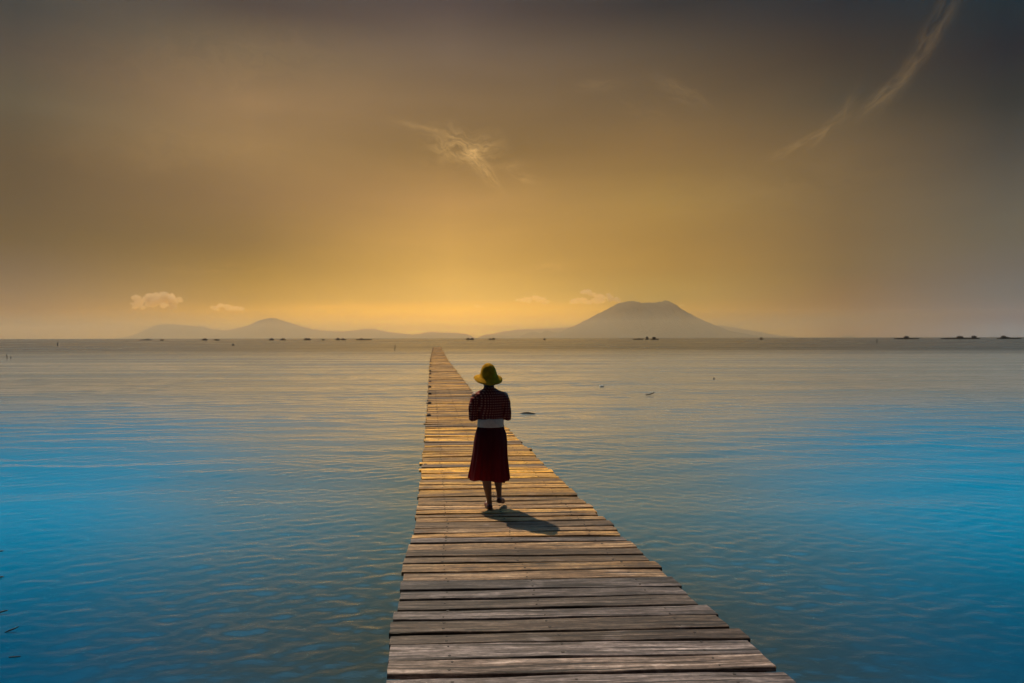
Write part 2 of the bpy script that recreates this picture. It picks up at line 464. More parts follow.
# ------------------------------------------------------------------ hills
def hill_material(name, col):
    m, b, p, o = material(name)
    tc = b.n('ShaderNodeNewGeometry').outputs['Position']
    nz = b.noise(tc, 0.004, 8.0, 0.65)
    b.put(p.inputs['Base Color'], b.ramp(nz, [(0.35, tuple(c * 0.6 for c in col)), (0.65, tuple(c * 1.4 for c in col))]))
    p.inputs['Roughness'].default_value = 0.95
    return m
M_hill = hill_material('forested_slope', (0.085, 0.075, 0.045))
def make_hill(name, prof, D, depth, seed, mat=M_hill, n=160):
    """terrain whose skyline follows a surveyed ridge profile (photograph columns, rows)"""
    px = np.array([q[0] for q in prof], float); py = np.array([q[1] for q in prof], float)
    xs = np.linspace(px[0], px[-1], n)
    hs = np.interp(xs, px, py)
    hs = hs + np.array([1.1 * mnoise.fractal(Vector((q * 0.22, seed, 0)), 0.8, 2.1, 4) for q in xs]) * np.clip((HORIZ - hs) / 12, 0, 1)
    k = np.array([0, 1, 2, 1, 0.0]); k /= k.sum()
    hs[2:-2] = np.convolve(hs, k, 'valid')
    H = np.maximum((HORIZ - hs) / FPX * D, -2) 
    Xs = (xs - 512) / FPX * D
    T = np.linspace(-1, 1, 41)
    verts = []
    for t in T:
        fall = math.cos(t * math.pi / 2) ** 1.3
        for x, h in zip(Xs, H):
            v = Vector((x * 0.0022, t * depth * 0.0022, seed))
            nz = mnoise.fractal(v, 0.9, 2.1, 6)
            ridge = 1.0 + 0.28 * nz * (1 - fall * 0.85)
            hh = h * fall * ridge + 0.012 * h * mnoise.fractal(v * 6, 0.9, 2.1, 3)
            sh = 1.0 + 0.0 * t
            verts.append((x * sh + 90 * nz * (1 - fall), D + t * depth, WATER_Z - 1.0 + max(hh, 0) + (CAM_H - WATER_Z) * 0))
    faces = []
    for i in range(len(T) - 1):
        for j in range(n - 1):
            a = i * n + j
            faces.append((a, a + 1, a + n + 1, a + n))
    o = pydata(name, verts, faces, mat)
    tag(o, kind='structure')
    return o
make_hill('mountain', [(532, 339), (548, 336), (562, 331), (575, 325.5), (588, 319), (600, 313), (612, 306.5), (619, 303), (628, 300.6),
          (634, 301.6), (641, 302.9), (650, 302.6), (658, 302.6), (664, 301.4), (669, 302.4), (671.5, 306.5), (678, 311), (690, 317), (705, 323.5), (720, 330), (736, 335.5), (750, 339)],
          8500, 1400, 1.0, n=260)
make_hill('hill_range', [(126, 339), (138, 336.5), (147, 332), (153, 327.5), (163, 323.5), (172, 323.5), (182, 324.2), (200, 325.5), (212, 328.3),
          (222, 330), (235, 328.5), (250, 325), (258, 321.2), (266, 318.3), (272, 317), (280, 319.3), (290, 322.5), (305, 327), (320, 329.8), (335, 330.8),
          (350, 330.2), (365, 328.7), (374, 328.3), (380, 330), (390, 331.8), (404, 333), (414, 334.3), (422, 333), (430, 331), (441, 332.2), (452, 332.3),
          (464, 333.2), (473, 336), (480, 339)], 10000, 700, 2.0, n=340)
make_hill('hill', [(476, 339), (481, 335.7), (487, 333.8), (494, 336), (503, 334.6), (510, 336.3), (517, 339)], 9000, 300, 3.0, n=60)
make_hill('hill', [(512, 339), (519, 336.5), (527, 332.6), (535, 331.2), (541, 333), (547, 329.8), (552, 331.5), (560, 333), (566, 339)], 8500, 350, 4.0, n=80)
make_hill('hill', [(548, 339), (560, 335.5), (575, 332.5), (590, 333.4), (598, 336), (606, 339)], 7600, 250, 5.0, n=70)
make_hill('hill_range', [(470, 339), (490, 334), (506, 330.6), (522, 329.2), (548, 328.3), (580, 327), (610, 333), (640, 339)], 11200, 300, 6.0, n=90)
make_hill('hill_range', [(680, 339), (700, 326), (715, 324.6), (728, 326.5), (745, 329.5), (760, 332), (772, 334.8), (790, 337), (800, 339)], 11200, 300, 7.0, n=90)
make_hill('island', [(838, 339), (842, 336.8), (847, 335.7), (853, 336.6), (859, 339)], 11000, 110, 8.0, n=30)

# ------------------------------------------------------------------ clouds
def cloud_material(name, dens):
    m, b, p, out = material(name)
    b.t.nodes.remove(p)
    v = b.n('ShaderNodeVolumePrincipled')
    v.inputs['Color'].default_value = (1, 0.88, 0.66, 1)
    v.inputs['Density'].default_value = dens
    v.inputs['Anisotropy'].default_value = 0.6
    b.t.links.new(v.outputs[0], out.inputs['Volume'])
    return m
M_cloud = cloud_material('cloud_vapour', 0.022)
M_thin = cloud_material('thin_cloud_vapour', 0.016)
def make_cloud(label, px, py, wpx, hpx, D, seed, mat, puffs=26, group='low clouds over the bay', base=0.35):
    rr = random.Random(seed)
    bm = bmesh.new()
    k = D / FPX
    Wd, Hd = wpx * k, hpx * k
    for i in range(puffs):
        u = max(-1, min(1, -0.97 + 1.94 * i / (puffs - 1) + rr.uniform(-0.12, 0.12)))
        env = (1 - u * u) ** 0.6
        z = rr.uniform(-base, env) * Hd * (0.5 if mat is M_cloud else 0.3)
        rad = Hd * rr.uniform(0.08, 0.21) * (0.55 + 0.45 * env) * (1.0 if mat is M_cloud else 1.35)
        bmesh.ops.create_icosphere(bm, subdivisions=2, radius=rad,
            matrix=Matrix.Translation((u * Wd * 0.5, rr.uniform(-1, 1) * Hd * 0.3, z)) @ Matrix.Diagonal((1.35, 1.2, 0.85, 1)))
    me = fuse(bm, Hd * 0.028, 1)
    for v in me.vertices:
        d = mnoise.fractal(v.co / (Hd * 0.16) + Vector((seed, 0, 0)), 0.8, 2.2, 4)
        v.co += v.normal * d * Hd * 0.085
    # keep the one main body: crumbs that did not fuse with it are dropped
    cb = bmesh.new(); cb.from_mesh(me); cb.verts.ensure_lookup_table()
    seen = [False] * len(cb.verts); best = []
    for v in cb.verts:
        if seen[v.index]: continue
        stack, comp = [v], []
        seen[v.index] = True
        while stack:
            q = stack.pop(); comp.append(q)
            for e in q.link_edges:
                w_ = e.other_vert(q)
                if not seen[w_.index]: seen[w_.index] = True; stack.append(w_)
        if len(comp) > len(best): best = comp
    keep = set(best)
    bmesh.ops.delete(cb, geom=[v for v in cb.verts if v not in keep], context='VERTS')
    cb.to_mesh(me); cb.free()
    o = link_mesh('cloud', me, mat)
    o.location = ((px - 512) * k, D, CAM_H + (HORIZ - py) * k)
    tag(o, label, 'cloud', group)
make_cloud('ragged small cumulus cloud with a grey base above the left hill range', 158, 303, 46, 22, 10600, 1, M_cloud, 34)
make_cloud('pale thin cumulus puff right of the ragged grey based cloud', 227, 308, 34, 11, 11500, 2, M_thin, 24)
make_cloud('rounded bright cumulus puff left of the volcano summit', 581, 299, 36, 16, 10600, 3, M_cloud, 22)
make_cloud('bright cloud roll leaning on the left shoulder of the volcano summit', 611, 300.5, 46, 14, 10400, 4, M_cloud, 22)
make_cloud('long thin cloud streak trailing left of the rounded cumulus puff', 545, 301, 62, 12, 11500, 6, M_thin, 26)
make_cloud('wide soft golden cloud bank from the cumulus puff to the left flank of the volcano', 596, 301.5, 62, 14, 11500, 9, M_thin, 30)
make_cloud('tiny cloud wisp high over the gap between the two hill ranges', 477, 306.5, 12, 6, 12500, 7, M_thin, 12)
make_cloud('small cloud scrap hanging off the right rim of the volcano summit', 681, 306.5, 18, 6, 12500, 8, M_thin, 12)

# ------------------------------------------------------------------ pier
LEFT = [(-4, 0.25), (0, -0.30), (3.86, -0.7235), (4.71, -0.814), (5.81, -0.924), (6.76, -0.985), (8.22, -1.135), (9.44, -1.26), (11.9, -1.54),
        (18.75, -2.32), (31.7, -3.86), (60, -7.2), (148, -17.1)]
RIGHT = [(-4, 2.65), (0, 2.12), (3.87, 1.58), (4.34, 1.512), (5.37, 1.307), (6.5, 1.13), (8.2, 0.84), (8.9, 0.745), (10.1, 0.55), (16, -0.30),
         (25.1, -1.486), (60, -5.65), (148, -15.45)]
def edge(tab, d):
    return float(np.interp(d, [q[0] for q in tab], [q[1] for q in tab]))
def wood_material():
    m, b, p, out = material('weathered_planks')
    uv = b.n('ShaderNodeUVMap', uv_map='grain').outputs[0]
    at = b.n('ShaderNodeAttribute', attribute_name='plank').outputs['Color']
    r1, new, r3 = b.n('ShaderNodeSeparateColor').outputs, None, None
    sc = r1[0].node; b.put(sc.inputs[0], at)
    rnd, gold_mix, tone = r1[0], r1[1], r1[2]
    fine_a = b.noise(b.mapping(uv, (3.0, 70.0, 1)), 1.0, 6.0, 0.65, 0.3)
    fine_b = b.noise(b.mapping(uv, (1.3, 22.0, 1), (3, 9, 0)), 1.0, 5.0, 0.7, 0.5)
    fine = b.m('ADD', b.m('MULTIPLY', fine_a, 0.4), b.m('MULTIPLY', fine_b, 0.6))
    broad = b.noise(b.mapping(uv, (1.1, 7.0, 1)), 1.0, 4.0, 0.6, 0.6)
    stain = b.noise(b.mapping(uv, (2.2, 3.0, 1)), 1.0, 5.0, 0.6, 0.4)
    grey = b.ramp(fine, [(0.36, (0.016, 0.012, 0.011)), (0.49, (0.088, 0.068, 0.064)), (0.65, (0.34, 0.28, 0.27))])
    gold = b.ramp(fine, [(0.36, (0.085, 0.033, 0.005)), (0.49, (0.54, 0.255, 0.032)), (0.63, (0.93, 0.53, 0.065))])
    col = b.mix(gold_mix, grey, gold)  # gold share: warm cast and glints painted into the board colour
    col = b.mix(1.0, col, b.ramp(broad, [(0.3, 0.5), (0.7, 1.4)]), 'MULTIPLY')
    col = b.mix(1.0, col, b.ramp(tone, [(0.0, 0.45), (0.6, 1.0), (1.0, 1.5)]), 'MULTIPLY')
    mott = b.noise(b.mapping(uv, (16.0, 34.0, 1), (5, 1, 0)), 1.0, 4.0, 0.7, 0.3)
    col = b.mix(1.0, col, b.ramp(mott, [(0.32, 0.55), (0.52, 1.0), (0.70, 1.5)]), 'MULTIPLY')
    # pale salt bloom and dark damp stains on the greyer boards
    bloom = b.m('MULTIPLY', b.maprange(stain, 0.60, 0.74, 0, 0.55), b.m('SUBTRACT', 1.0, gold_mix), clamp=True)
    bloom = b.m('MULTIPLY', bloom, b.maprange(fine, 0.35, 0.6))
    col = b.mix(bloom, col, (0.50, 0.42, 0.42))
    damp = b.maprange(stain, 0.44, 0.30, 0, 0.7)
    col = b.mix(damp, col, (0.06, 0.042, 0.032))
    crack = b.noise(b.mapping(uv, (0.9, 30.0, 1), (7, 3, 0)), 1.0, 3.0, 0.5, 0.2)
    cm = b.maprange(crack, 0.58, 0.61, 0, 0.9)
    col = b.mix(cm, col, (0.02, 0.015, 0.012))
    b.put(p.inputs['Base Color'], col)
    p.inputs['Roughness'].default_value = 0.62
    p.inputs['Specular IOR Level'].default_value = 0.35
    n1 = bump(b, fine, 0.7, 0.006)
    n2 = bump(b, b.m('SUBTRACT', 1.0, cm), 0.7, 0.008, n1)
    n3 = bump(b, broad, 0.5, 0.015, n2)
    b.put(p.inputs['Normal'], n3)
    return m
M_wood = wood_material()
M_nail = simple('rusty_iron', (0.035, 0.025, 0.02), 0.7)
M_pile = simple('dark_wet_timber', (0.05, 0.036, 0.026), 0.75, 0.4, 9.0)

pier = empty('pier', (edge(LEFT, 4) * 0.5 + edge(RIGHT, 4) * 0.5, 4.0, 0))
tag(pier, 'long narrow weathered plank pier running out over the calm bay', 'pier')
def local(v):
    return (v[0] - pier.location.x, v[1] - pier.location.y, v[2])

def make_deck():
    rr = random.Random(21)
    verts, faces, uvs, cols, mats = [], [], [], [], []
    s = -3.5
    # a few extra bright boards have a glint put into their colour
    while s < 147.5:
        w = rr.choice((0.15, 0.17, 0.18, 0.19, 0.2, 0.22, 0.24)) * rr.uniform(0.94, 1.06)
        gap = rr.choice((0.010, 0.016, 0.020, 0.026, 0.034)) if s < 30 else rr.choice((0.012, 0.02, 0.035))
        if 6.2 < s < 6.6: gap = 0.035
        c = s + w / 2
        far = s > 45
        xl = edge(LEFT, c) + rr.uniform(-0.016, 0.016)
        xr = edge(RIGHT, c) + rr.uniform(-0.02, 0.02) + (rr.uniform(-0.05, 0.04) if rr.random() < 0.2 else 0)
        if s > 9 and rr.random() < 0.15: xl -= rr.uniform(0, 0.05)
        if s > 9 and rr.random() < 0.15: xr += rr.uniform(0, 0.05)
        slope = 0.042 + rr.uniform(-0.008, 0.008) + (0.04 if s > 14 else 0)
        nx = 8 if far else 26
        z0 = rr.uniform(-0.006, 0.006); tilt = rr.uniform(-0.018, 0.018); bow = rr.uniform(-0.006, 0.008)
        th = 0.035 + rr.uniform(-0.004, 0.006)
        p1, p2, p3 = rr.uniform(0, 6), rr.uniform(0, 6), rr.uniform(0, 6)
        r_off = rr.uniform(0, 400); tone = rr.random(); rnd = rr.random()
        new = min(1.0, max(0.0, (c - 5.2) / 5.0)) * 0.95  # golden cast painted into the boards, stronger with distance
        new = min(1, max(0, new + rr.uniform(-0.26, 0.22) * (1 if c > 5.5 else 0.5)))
        if 9.5 < c < 11.2 and rr.random() < 0.4: new, tone = 1.0, 1.0  # glint on some boards, painted as full bright gold
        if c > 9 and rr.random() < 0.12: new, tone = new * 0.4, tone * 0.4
        taper = rr.choice((-1, 1)) * rr.uniform(0.0, 0.022)
        el_ = (edge(LEFT, c + 0.2) - edge(LEFT, c - 0.2)) / 0.4; er_ = (edge(RIGHT, c + 0.2) - edge(RIGHT, c - 0.2)) / 0.4
        base = len(verts)
        # cross-section: rounded rectangle, v runs across the board
        hw = (w - gap) / 2
        cs = [(-hw, -th), (-hw, -0.006), (-hw + 0.004, -0.001), (-hw * 0.45, 0.0), (hw * 0.45, 0.0), (hw - 0.004, -0.001), (hw, -0.006), (hw, -th)]
        nc = len(cs)
        cx = (xl + xr) / 2
        for i in range(nx):
            t = i / (nx - 1)
            x = xl + (xr - xl) * t
            e1 = 0.005 * math.sin(3.1 * x + p1) + 0.003 * math.sin(9.0 * x + p2)
            e2 = 0.005 * math.sin(2.7 * x + p2) + 0.003 * math.sin(8.0 * x + p3)
            if not far:
                e1 += 0.004 * mnoise.noise(Vector((x * 6, c * 9, 1))); e2 += 0.004 * mnoise.noise(Vector((x * 6, c * 9, 5)))
            zz = z0 + bow * (2 * t - 1) ** 2 + 0.003 * math.sin(2.2 * x + p3)
            endr = 0.012 * mnoise.noise(Vector((c * 30, t, 3))) if i in (0, nx - 1) else 0
            for k, (v, z) in enumerate(cs):
                vv = v + (e1 if v < 0 else e2) + (taper * (2 * t - 1) - abs(taper) * 0.6 if v > 0 else 0)
                xx = x + (el_ * (1 - t) + er_ * t) * vv + (endr + 0.01 * mnoise.noise(Vector((v * 40, c * 7, 2))) if i in (0, nx - 1) else 0)
                verts.append(local((xx, c + slope * (x - cx) + vv, zz + z + tilt * v)))
        for i in range(nx - 1):
            for k in range(nc):
                k2 = (k + 1) % nc
                a, b_, c_, d_ = base + i * nc + k, base + (i + 1) * nc + k, base + (i + 1) * nc + k2, base + i * nc + k2
                faces.append((a, b_, c_, d_)); mats.append(0)
                acc = [0.0]
                for q in range(1, nc):
                    acc.append(acc[-1] + math.hypot(cs[q][0] - cs[q - 1][0], cs[q][1] - cs[q - 1][1]))
                acc.append(acc[-1] + 2 * hw)
                u0 = (xr - xl) * i / (nx - 1) + r_off; u1 = (xr - xl) * (i + 1) / (nx - 1) + r_off
                uvs += [(u0, acc[k] + r_off * 0.37), (u1, acc[k] + r_off * 0.37), (u1, acc[k + 1] + r_off * 0.37), (u0, acc[k + 1] + r_off * 0.37)]
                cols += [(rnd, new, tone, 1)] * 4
        for i, rev in ((0, False), (nx - 1, True)):
            f = [base + i * nc + k for k in range(nc)]
            faces.append(f if not rev else f[::-1]); mats.append(0)
            uvs += [(cs[k][1] * 3 + r_off, cs[k][0] + r_off) for k in range(nc)]
            cols += [(rnd, new, tone * 0.5, 1)] * nc
        # nail heads along the three bearers
        if s < 26:
            for fr in (0.16, 0.47, 0.86):
                for dv in ((-0.25, 0.25) if rr.random() < 0.8 else (0.1,)):
                    x = xl + (xr - xl) * fr + rr.uniform(-0.012, 0.012)
                    yv = c + slope * (x - cx) + dv * w + rr.uniform(-0.01, 0.01)
                    t = (x - xl) / (xr - xl)
                    zt = z0 + bow * (2 * t - 1) ** 2 + 0.003 * math.sin(2.2 * x + p3) + tilt * dv * w + 0.0022
                    b0 = len(verts); rad = rr.uniform(0.006, 0.0115)
                    for q in range(8):
                        verts.append(local((x + rad * math.cos(q * math.pi / 4), yv + rad * math.sin(q * math.pi / 4), zt)))
                    for q in range(8):
                        verts.append(local((x + rad * math.cos(q * math.pi / 4), yv + rad * math.sin(q * math.pi / 4), zt - 0.012)))
                    faces.append([b0 + q for q in range(8)]); mats.append(1); uvs += [(0, 0)] * 8; cols += [(0, 0, 0, 1)] * 8
                    for q in range(8):
                        q2 = (q + 1) % 8
                        faces.append([b0 + q, b0 + 8 + q, b0 + 8 + q2, b0 + q2]); mats.append(1); uvs += [(0, 0)] * 4; cols += [(0, 0, 0, 1)] * 4
        s += w
    me = bpy.data.meshes.new('deck')
    me.from_pydata(verts, [], faces)
    ul = me.uv_layers.new(name='grain')
    ul.data.foreach_set('uv', np.array(uvs, np.float32).ravel())
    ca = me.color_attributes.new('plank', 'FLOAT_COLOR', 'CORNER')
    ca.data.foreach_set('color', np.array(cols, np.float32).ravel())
    me.materials.append(M_wood); me.materials.append(M_nail)
    me.polygons.foreach_set('material_index', np.array(mats, np.int32))
    me.update()
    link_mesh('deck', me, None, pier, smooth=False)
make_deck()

def pier_frame():
    rr = random.Random(4)
    # three long bearers under the boards
    ds = np.concatenate([np.arange(-3.4, 40, 2.0), np.arange(40, 147.5, 5.0)])
    for fr in (0.16, 0.47, 0.86):
        bm = bmesh.new(); prev = None
        for d in ds:
            x = edge(LEFT, d) * (1 - fr) + edge(RIGHT, d) * fr
            q = [bm.verts.new(local((x + a, d, z))) for a, z in ((-0.05, -0.062), (0.05, -0.062), (0.05, -0.18), (-0.05, -0.18))]
            if prev:
                for k in range(4):
                    bm.faces.new((prev[k], prev[(k + 1) % 4], q[(k + 1) % 4], q[k]))
            else:
                bm.faces.new(q)
            prev = q
        bm.faces.new(prev[::-1])
        bm_obj('bearer', bm, M_pile, pier)
    for i in range(46):
        d = -2.6 + i * 3.25
        xl, xr = edge(LEFT, d), edge(RIGHT, d)
        bm = bmesh.new()
        add_box(bm, local(((xl + xr) / 2, d, -0.245)), (xr - xl + (0.0 if d > 9 else -0.08), 0.11, 0.12), 0.05, 0.008)
        bm_obj('cross_beam', bm, M_pile, pier)
        for sx, x in ((-1, xl), (1, xr)):
            bm = bmesh.new()
            lean = rr.uniform(-0.03, 0.03)
            inx = -0.02 if sx < 0 else 0.10
            if d <= 9: inx = 0.12
            if d > 9 and sx < 0: inx = 0.03 
            top = -0.05 if sx > 0 else rr.choice((-0.05, -0.02, 0.03, 0.05) if d > 8 else (-0.06, -0.05))
            px_ = x - sx * inx
            add_chain(bm, [(local((px_ + lean, d + 0.13, -3.2)), 0.075), (local((px_, d + 0.13, -0.6)), 0.068), (local((px_, d + 0.13, top - 0.03)), 0.062)], 10)
            bm_obj('post', bm, M_pile, pier, True)
pier_frame()

# ------------------------------------------------------------------ person
def make_person():
    D0 = 7.75
    root = empty('person', (-0.254, D0, 0.0), R(6))
    tag(root, 'woman in yellow straw hat, checked blouse and long dark red skirt walking along the pier', 'person')
    M_skin = simple('skin', (0.24, 0.125, 0.08), 0.55, 0.08)
    M_hair = simple('black_hair', (0.012, 0.009, 0.008), 0.45, 0.3, 60)
    # --- body: one skin
    bm = bmesh.new()
    L, Rt = -1, 1
    hz = 1.515
    add_ellipsoid(bm, (-0.01, 0.015, hz), (0.073, 0.092, 0.105))
    add_ellipsoid(bm, (-0.01, 0.048, hz - 0.055), (0.052, 0.058, 0.060))
    add_chain(bm, [((-0.01, 0.105, hz + 0.012), 0.008), ((-0.01, 0.122, hz - 0.028), 0.013)])
    for sx in (-1, 1):
        add_ellipsoid(bm, (-0.01 + sx * 0.074, 0.005, hz - 0.01), (0.010, 0.020, 0.032))
        add_ellipsoid(bm, (-0.01 + sx * 0.030, 0.092, hz + 0.026), (0.022, 0.012, 0.008))
    add_ellipsoid(bm, (-0.01, 0.103, hz - 0.058), (0.024, 0.010, 0.009))
    add_chain(bm, [((-0.005, -0.01, 1.28), 0.060), ((-0.008, 0.0, 1.38), 0.048), ((-0.01, 0.008, 1.45), 0.050)])
    add_loft(bm, [(0.0, 0.0, 0.80, 0.13, 0.09), (0.0, 0, 0.90, 0.145, 0.10), (0.005, 0, 1.0, 0.115, 0.085), (0, 0, 1.12, 0.125, 0.09),
                  (0, -0.01, 1.24, 0.14, 0.09), (0, -0.015, 1.32, 0.11, 0.07)], 28)
    for sx in (-1, 1):
        sh = (sx * 0.165, -0.01, 1.290); elb = (sx * 0.205, -0.025, 1.035); wr = (sx * 0.085, 0.185, 1.10)
        add_chain(bm, [(sh, 0.048), ((sx * 0.19, -0.02, 1.16), 0.040), (elb, 0.034), ((sx * 0.16, 0.07, 1.06), 0.034), (wr, 0.022)])
        # hand clasped in front of the chest
        palm = Vector((sx * 0.055, 0.215, 1.118))
        add_chain(bm, [(wr, 0.020), (palm, 0.024), (palm + Vector((-sx * 0.022, 0.016, 0.004)), 0.022)])
        for f in range(4):
            o = palm + Vector((-sx * 0.024, 0.018, 0.026 - f * 0.019))
            ln = (0.034, 0.038, 0.036, 0.028)[f]
            a = o + Vector((-sx * ln * 0.8, 0.012, 0.0)); c = a + Vector((-sx * ln * 0.45, -0.020, -0.002))
            e = c + Vector((sx * 0.004, -0.016, -0.002))
            add_chain(bm, [(o, 0.0085), (a, 0.008), (c, 0.0075), (e, 0.0065)], 8)
        tb = palm + Vector((-sx * 0.002, -0.004, 0.026))
        add_chain(bm, [(tb, 0.011), (tb + Vector((-sx * 0.018, 0.006, 0.022)), 0.010), (tb + Vector((-sx * 0.034, 0.016, 0.034)), 0.008)], 8)
    # left leg carries the weight, right leg swings through
    add_chain(bm, [((-0.075, 0.0, 0.86), 0.085), ((-0.065, 0.02, 0.62), 0.068), ((-0.052, 0.035, 0.47), 0.052), ((-0.038, -0.008, 0.34), 0.054),
                   ((-0.028, -0.012, 0.25), 0.047), ((-0.010, 0.0, 0.12), 0.030), ((-0.004, 0.004, 0.07), 0.030)], 16)
    add_chain(bm, [((-0.004, -0.012, 0.045), 0.030), ((-0.010, 0.06, 0.045), 0.030), ((-0.022, 0.13, 0.030), 0.026), ((-0.028, 0.175, 0.024), 0.018)], 12)
    add_chain(bm, [((0.08, 0.0, 0.86), 0.085), ((0.088, 0.09, 0.64), 0.068), ((0.09, 0.13, 0.51), 0.052), ((0.094, 0.075, 0.385), 0.052),
                   ((0.098, 0.055, 0.30), 0.046), ((0.107, 0.03, 0.175), 0.029), ((0.108, 0.03, 0.125), 0.029)], 16)
    add_chain(bm, [((0.108, 0.012, 0.110), 0.029), ((0.124, 0.075, 0.094), 0.029), ((0.150, 0.140, 0.070), 0.025), ((0.166, 0.178, 0.058), 0.018)], 12)
    body = link_mesh('body', fuse(bm, 0.0055, 5), M_skin, root)
    # --- hair
    bm = bmesh.new()
    add_ellipsoid(bm, (-0.01, -0.004, hz + 0.004), (0.076, 0.082, 0.088))
    add_ellipsoid(bm, (-0.01, -0.055, hz - 0.075), (0.060, 0.040, 0.055))
    add_chain(bm, [((-0.07, -0.02, hz - 0.01), 0.026), ((-0.06, -0.04, hz - 0.09), 0.018)])
    add_chain(bm, [((0.05, -0.02, hz - 0.01), 0.026), ((0.042, -0.04, hz - 0.09), 0.018)])
    link_mesh('hair', fuse(bm, 0.006, 3), M_hair, root)
    # --- blouse
    m, b, p, o_ = material('checked_maroon_cotton')
    tc = b.n('ShaderNodeTexCoord').outputs['Object']
    x, y, z = b.sep(tc)
    u = b.m('ADD', x, b.m('MULTIPLY', y, 0.8))
    def stripe(v, pitch, wd):
        return b.m('LESS_THAN', b.m('ABSOLUTE', b.m('SUBTRACT', b.m('FRACT', b.m('DIVIDE', v, pitch)), 0.5)), wd)
    su = stripe(u, 0.028, 0.24); sz = stripe(z, 0.028, 0.22)
    both = b.m('MULTIPLY', su, sz)
    either = b.m('MAXIMUM', su, sz)
    c1 = b.mix(either, (0.12, 0.014, 0.015), (0.16, 0.020, 0.020))
    c1 = b.mix(both, c1, (0.42, 0.19, 0.13))
    b.put(p.inputs['Base Color'], c1)
    p.inputs['Roughness'].default_value = 0.9
    p.inputs['Specular IOR Level'].default_value = 0.12
    wv = b.noise(tc, 9.0, 4.0)
    b.put(p.inputs['Normal'], bump(b, wv, 0.5, 0.02))
    bm = bmesh.new()
    add_loft(bm, [(0.01, 0.0, 1.015, 0.142, 0.108), (0.01, 0.0, 1.035, 0.150, 0.115), (0.008, 0, 1.08, 0.150, 0.115), (0.002, -0.004, 1.18, 0.165, 0.122),
                  (0.0, -0.010, 1.27, 0.172, 0.118), (0.0, -0.015, 1.318, 0.165, 0.100), (-0.002, -0.014, 1.345, 0.130, 0.088), (-0.005, -0.012, 1.366, 0.090, 0.075), (-0.008, -0.006, 1.385, 0.060, 0.060)], 36)
    for sx in (-1, 1):
        add_chain(bm, [((sx * 0.135, -0.012, 1.285), 0.056), ((sx * 0.168, -0.018, 1.245), 0.060), ((sx * 0.180, -0.018, 1.20), 0.058), ((sx * 0.192, -0.022, 1.12), 0.053),
                       ((sx * 0.198, -0.026, 1.045), 0.045), ((sx * 0.172, 0.05, 1.050), 0.045), ((sx * 0.14, 0.105, 1.075), 0.041)], 16)
    me = fuse(bm, 0.006, 8)
    for v in me.vertices:
        f = mnoise.fractal(v.co * 9 + Vector((3, 1, 0)), 0.7, 2.0, 3)
        v.co += v.normal * f * 0.006
    link_mesh('blouse', me, m, root)
    bm = bmesh.new()
    add_loft(bm, [(-0.008, -0.008, 1.372, 0.066, 0.066), (-0.009, -0.008, 1.40, 0.058, 0.058), (-0.009, -0.006, 1.412, 0.056, 0.056)], 30, False)
    col_ = bm_obj('collar', bm, m, root, True)
    sm = col_.modifiers.new('t', 'SOLIDIFY'); sm.thickness = 0.004
    # --- waistband
    M_band = simple('pale_ribbed_cotton', (0.78, 0.60, 0.48), 0.9, 0.12, 40)
    bm = bmesh.new()
    add_loft(bm, [(0.01, 0.0, 0.935, 0.148, 0.116), (0.01, 0.0, 0.95, 0.152, 0.119), (0.01, 0, 0.99, 0.149, 0.117), (0.01, 0, 1.03, 0.147, 0.116), (0.01, 0, 1.04, 0.142, 0.110)], 48)
    link = bm_obj('waistband', bm, M_band, root, True)
    # --- skirt
    m, b, p, o_ = material('dark_red_viscose')
    tc = b.n('ShaderNodeTexCoord').outputs['Object']
    nz = b.noise(b.mapping(tc, (1, 1, 0.25)), 14.0, 4.0)
    b.put(p.inputs['Base Color'], b.ramp(nz, [(0.3, (0.055, 0.009, 0.013)), (0.7, (0.10, 0.013, 0.018))]))
    p.inputs['Roughness'].default_value = 0.85
    p.inputs['Specular IOR Level'].default_value = 0.12
    tr = b.n('ShaderNodeBsdfTranslucent'); tr.inputs[0].default_value = (0.34, 0.03, 0.05, 1)
    mxs = b.n('ShaderNodeMixShader'); b.put(mxs.inputs[0], b.maprange(b.sep(tc)[2], 0.70, 0.36, 0.36, 0.54, smooth=True))
    b.t.links.new(p.outputs[0], mxs.inputs[1]); b.t.links.new(tr.outputs[0], mxs.inputs[2]); b.t.links.new(mxs.outputs[0], o_.inputs[0])
    rows = [(0.955, 0.010, 0.146, 0.114, 0), (0.92, 0.010, 0.158, 0.124, 0.05), (0.86, 0.010, 0.176, 0.138, 0.15), (0.78, 0.008, 0.188, 0.148, 0.25),
            (0.68, 0.004, 0.194, 0.155, 0.4), (0.58, -0.002, 0.202, 0.165, 0.6), (0.48, -0.006, 0.212, 0.176, 0.8), (0.40, -0.010, 0.220, 0.184, 0.95), (0.345, -0.012, 0.226, 0.190, 1.0)]
    zs = np.array([r[0] for r in rows])[::-1]
    seg, nz_ = 160, 44
    vs_, fs_ = [], []
    for i in range(nz_):
        zz = 0.955 + (0.345 - 0.955) * i / (nz_ - 1)
        cx, rx, ry, k = [float(np.interp(zz, zs, np.array([r[q] for r in rows])[::-1])) for q in (1, 2, 3, 4)]
        for j in range(seg):
            t = 2 * math.pi * j / seg
            pl = math.sin(13 * t + 1.2 * math.sin(2 * t) + 0.5 * math.sin(zz * 7)) * 0.5 + 0.35 * math.sin(21 * t + 2 + 3 * math.sin(t)) + 0.4 * math.sin(5 * t + 1)
            f = 1 + 0.12 * k * pl
            hem = (0.012 * math.sin(3 * t + 0.6) - 0.012 * math.cos(t)) * k * k
            vs_.append((cx + rx * f * math.cos(t), 0.02 * k + ry * f * math.sin(t), zz + hem))
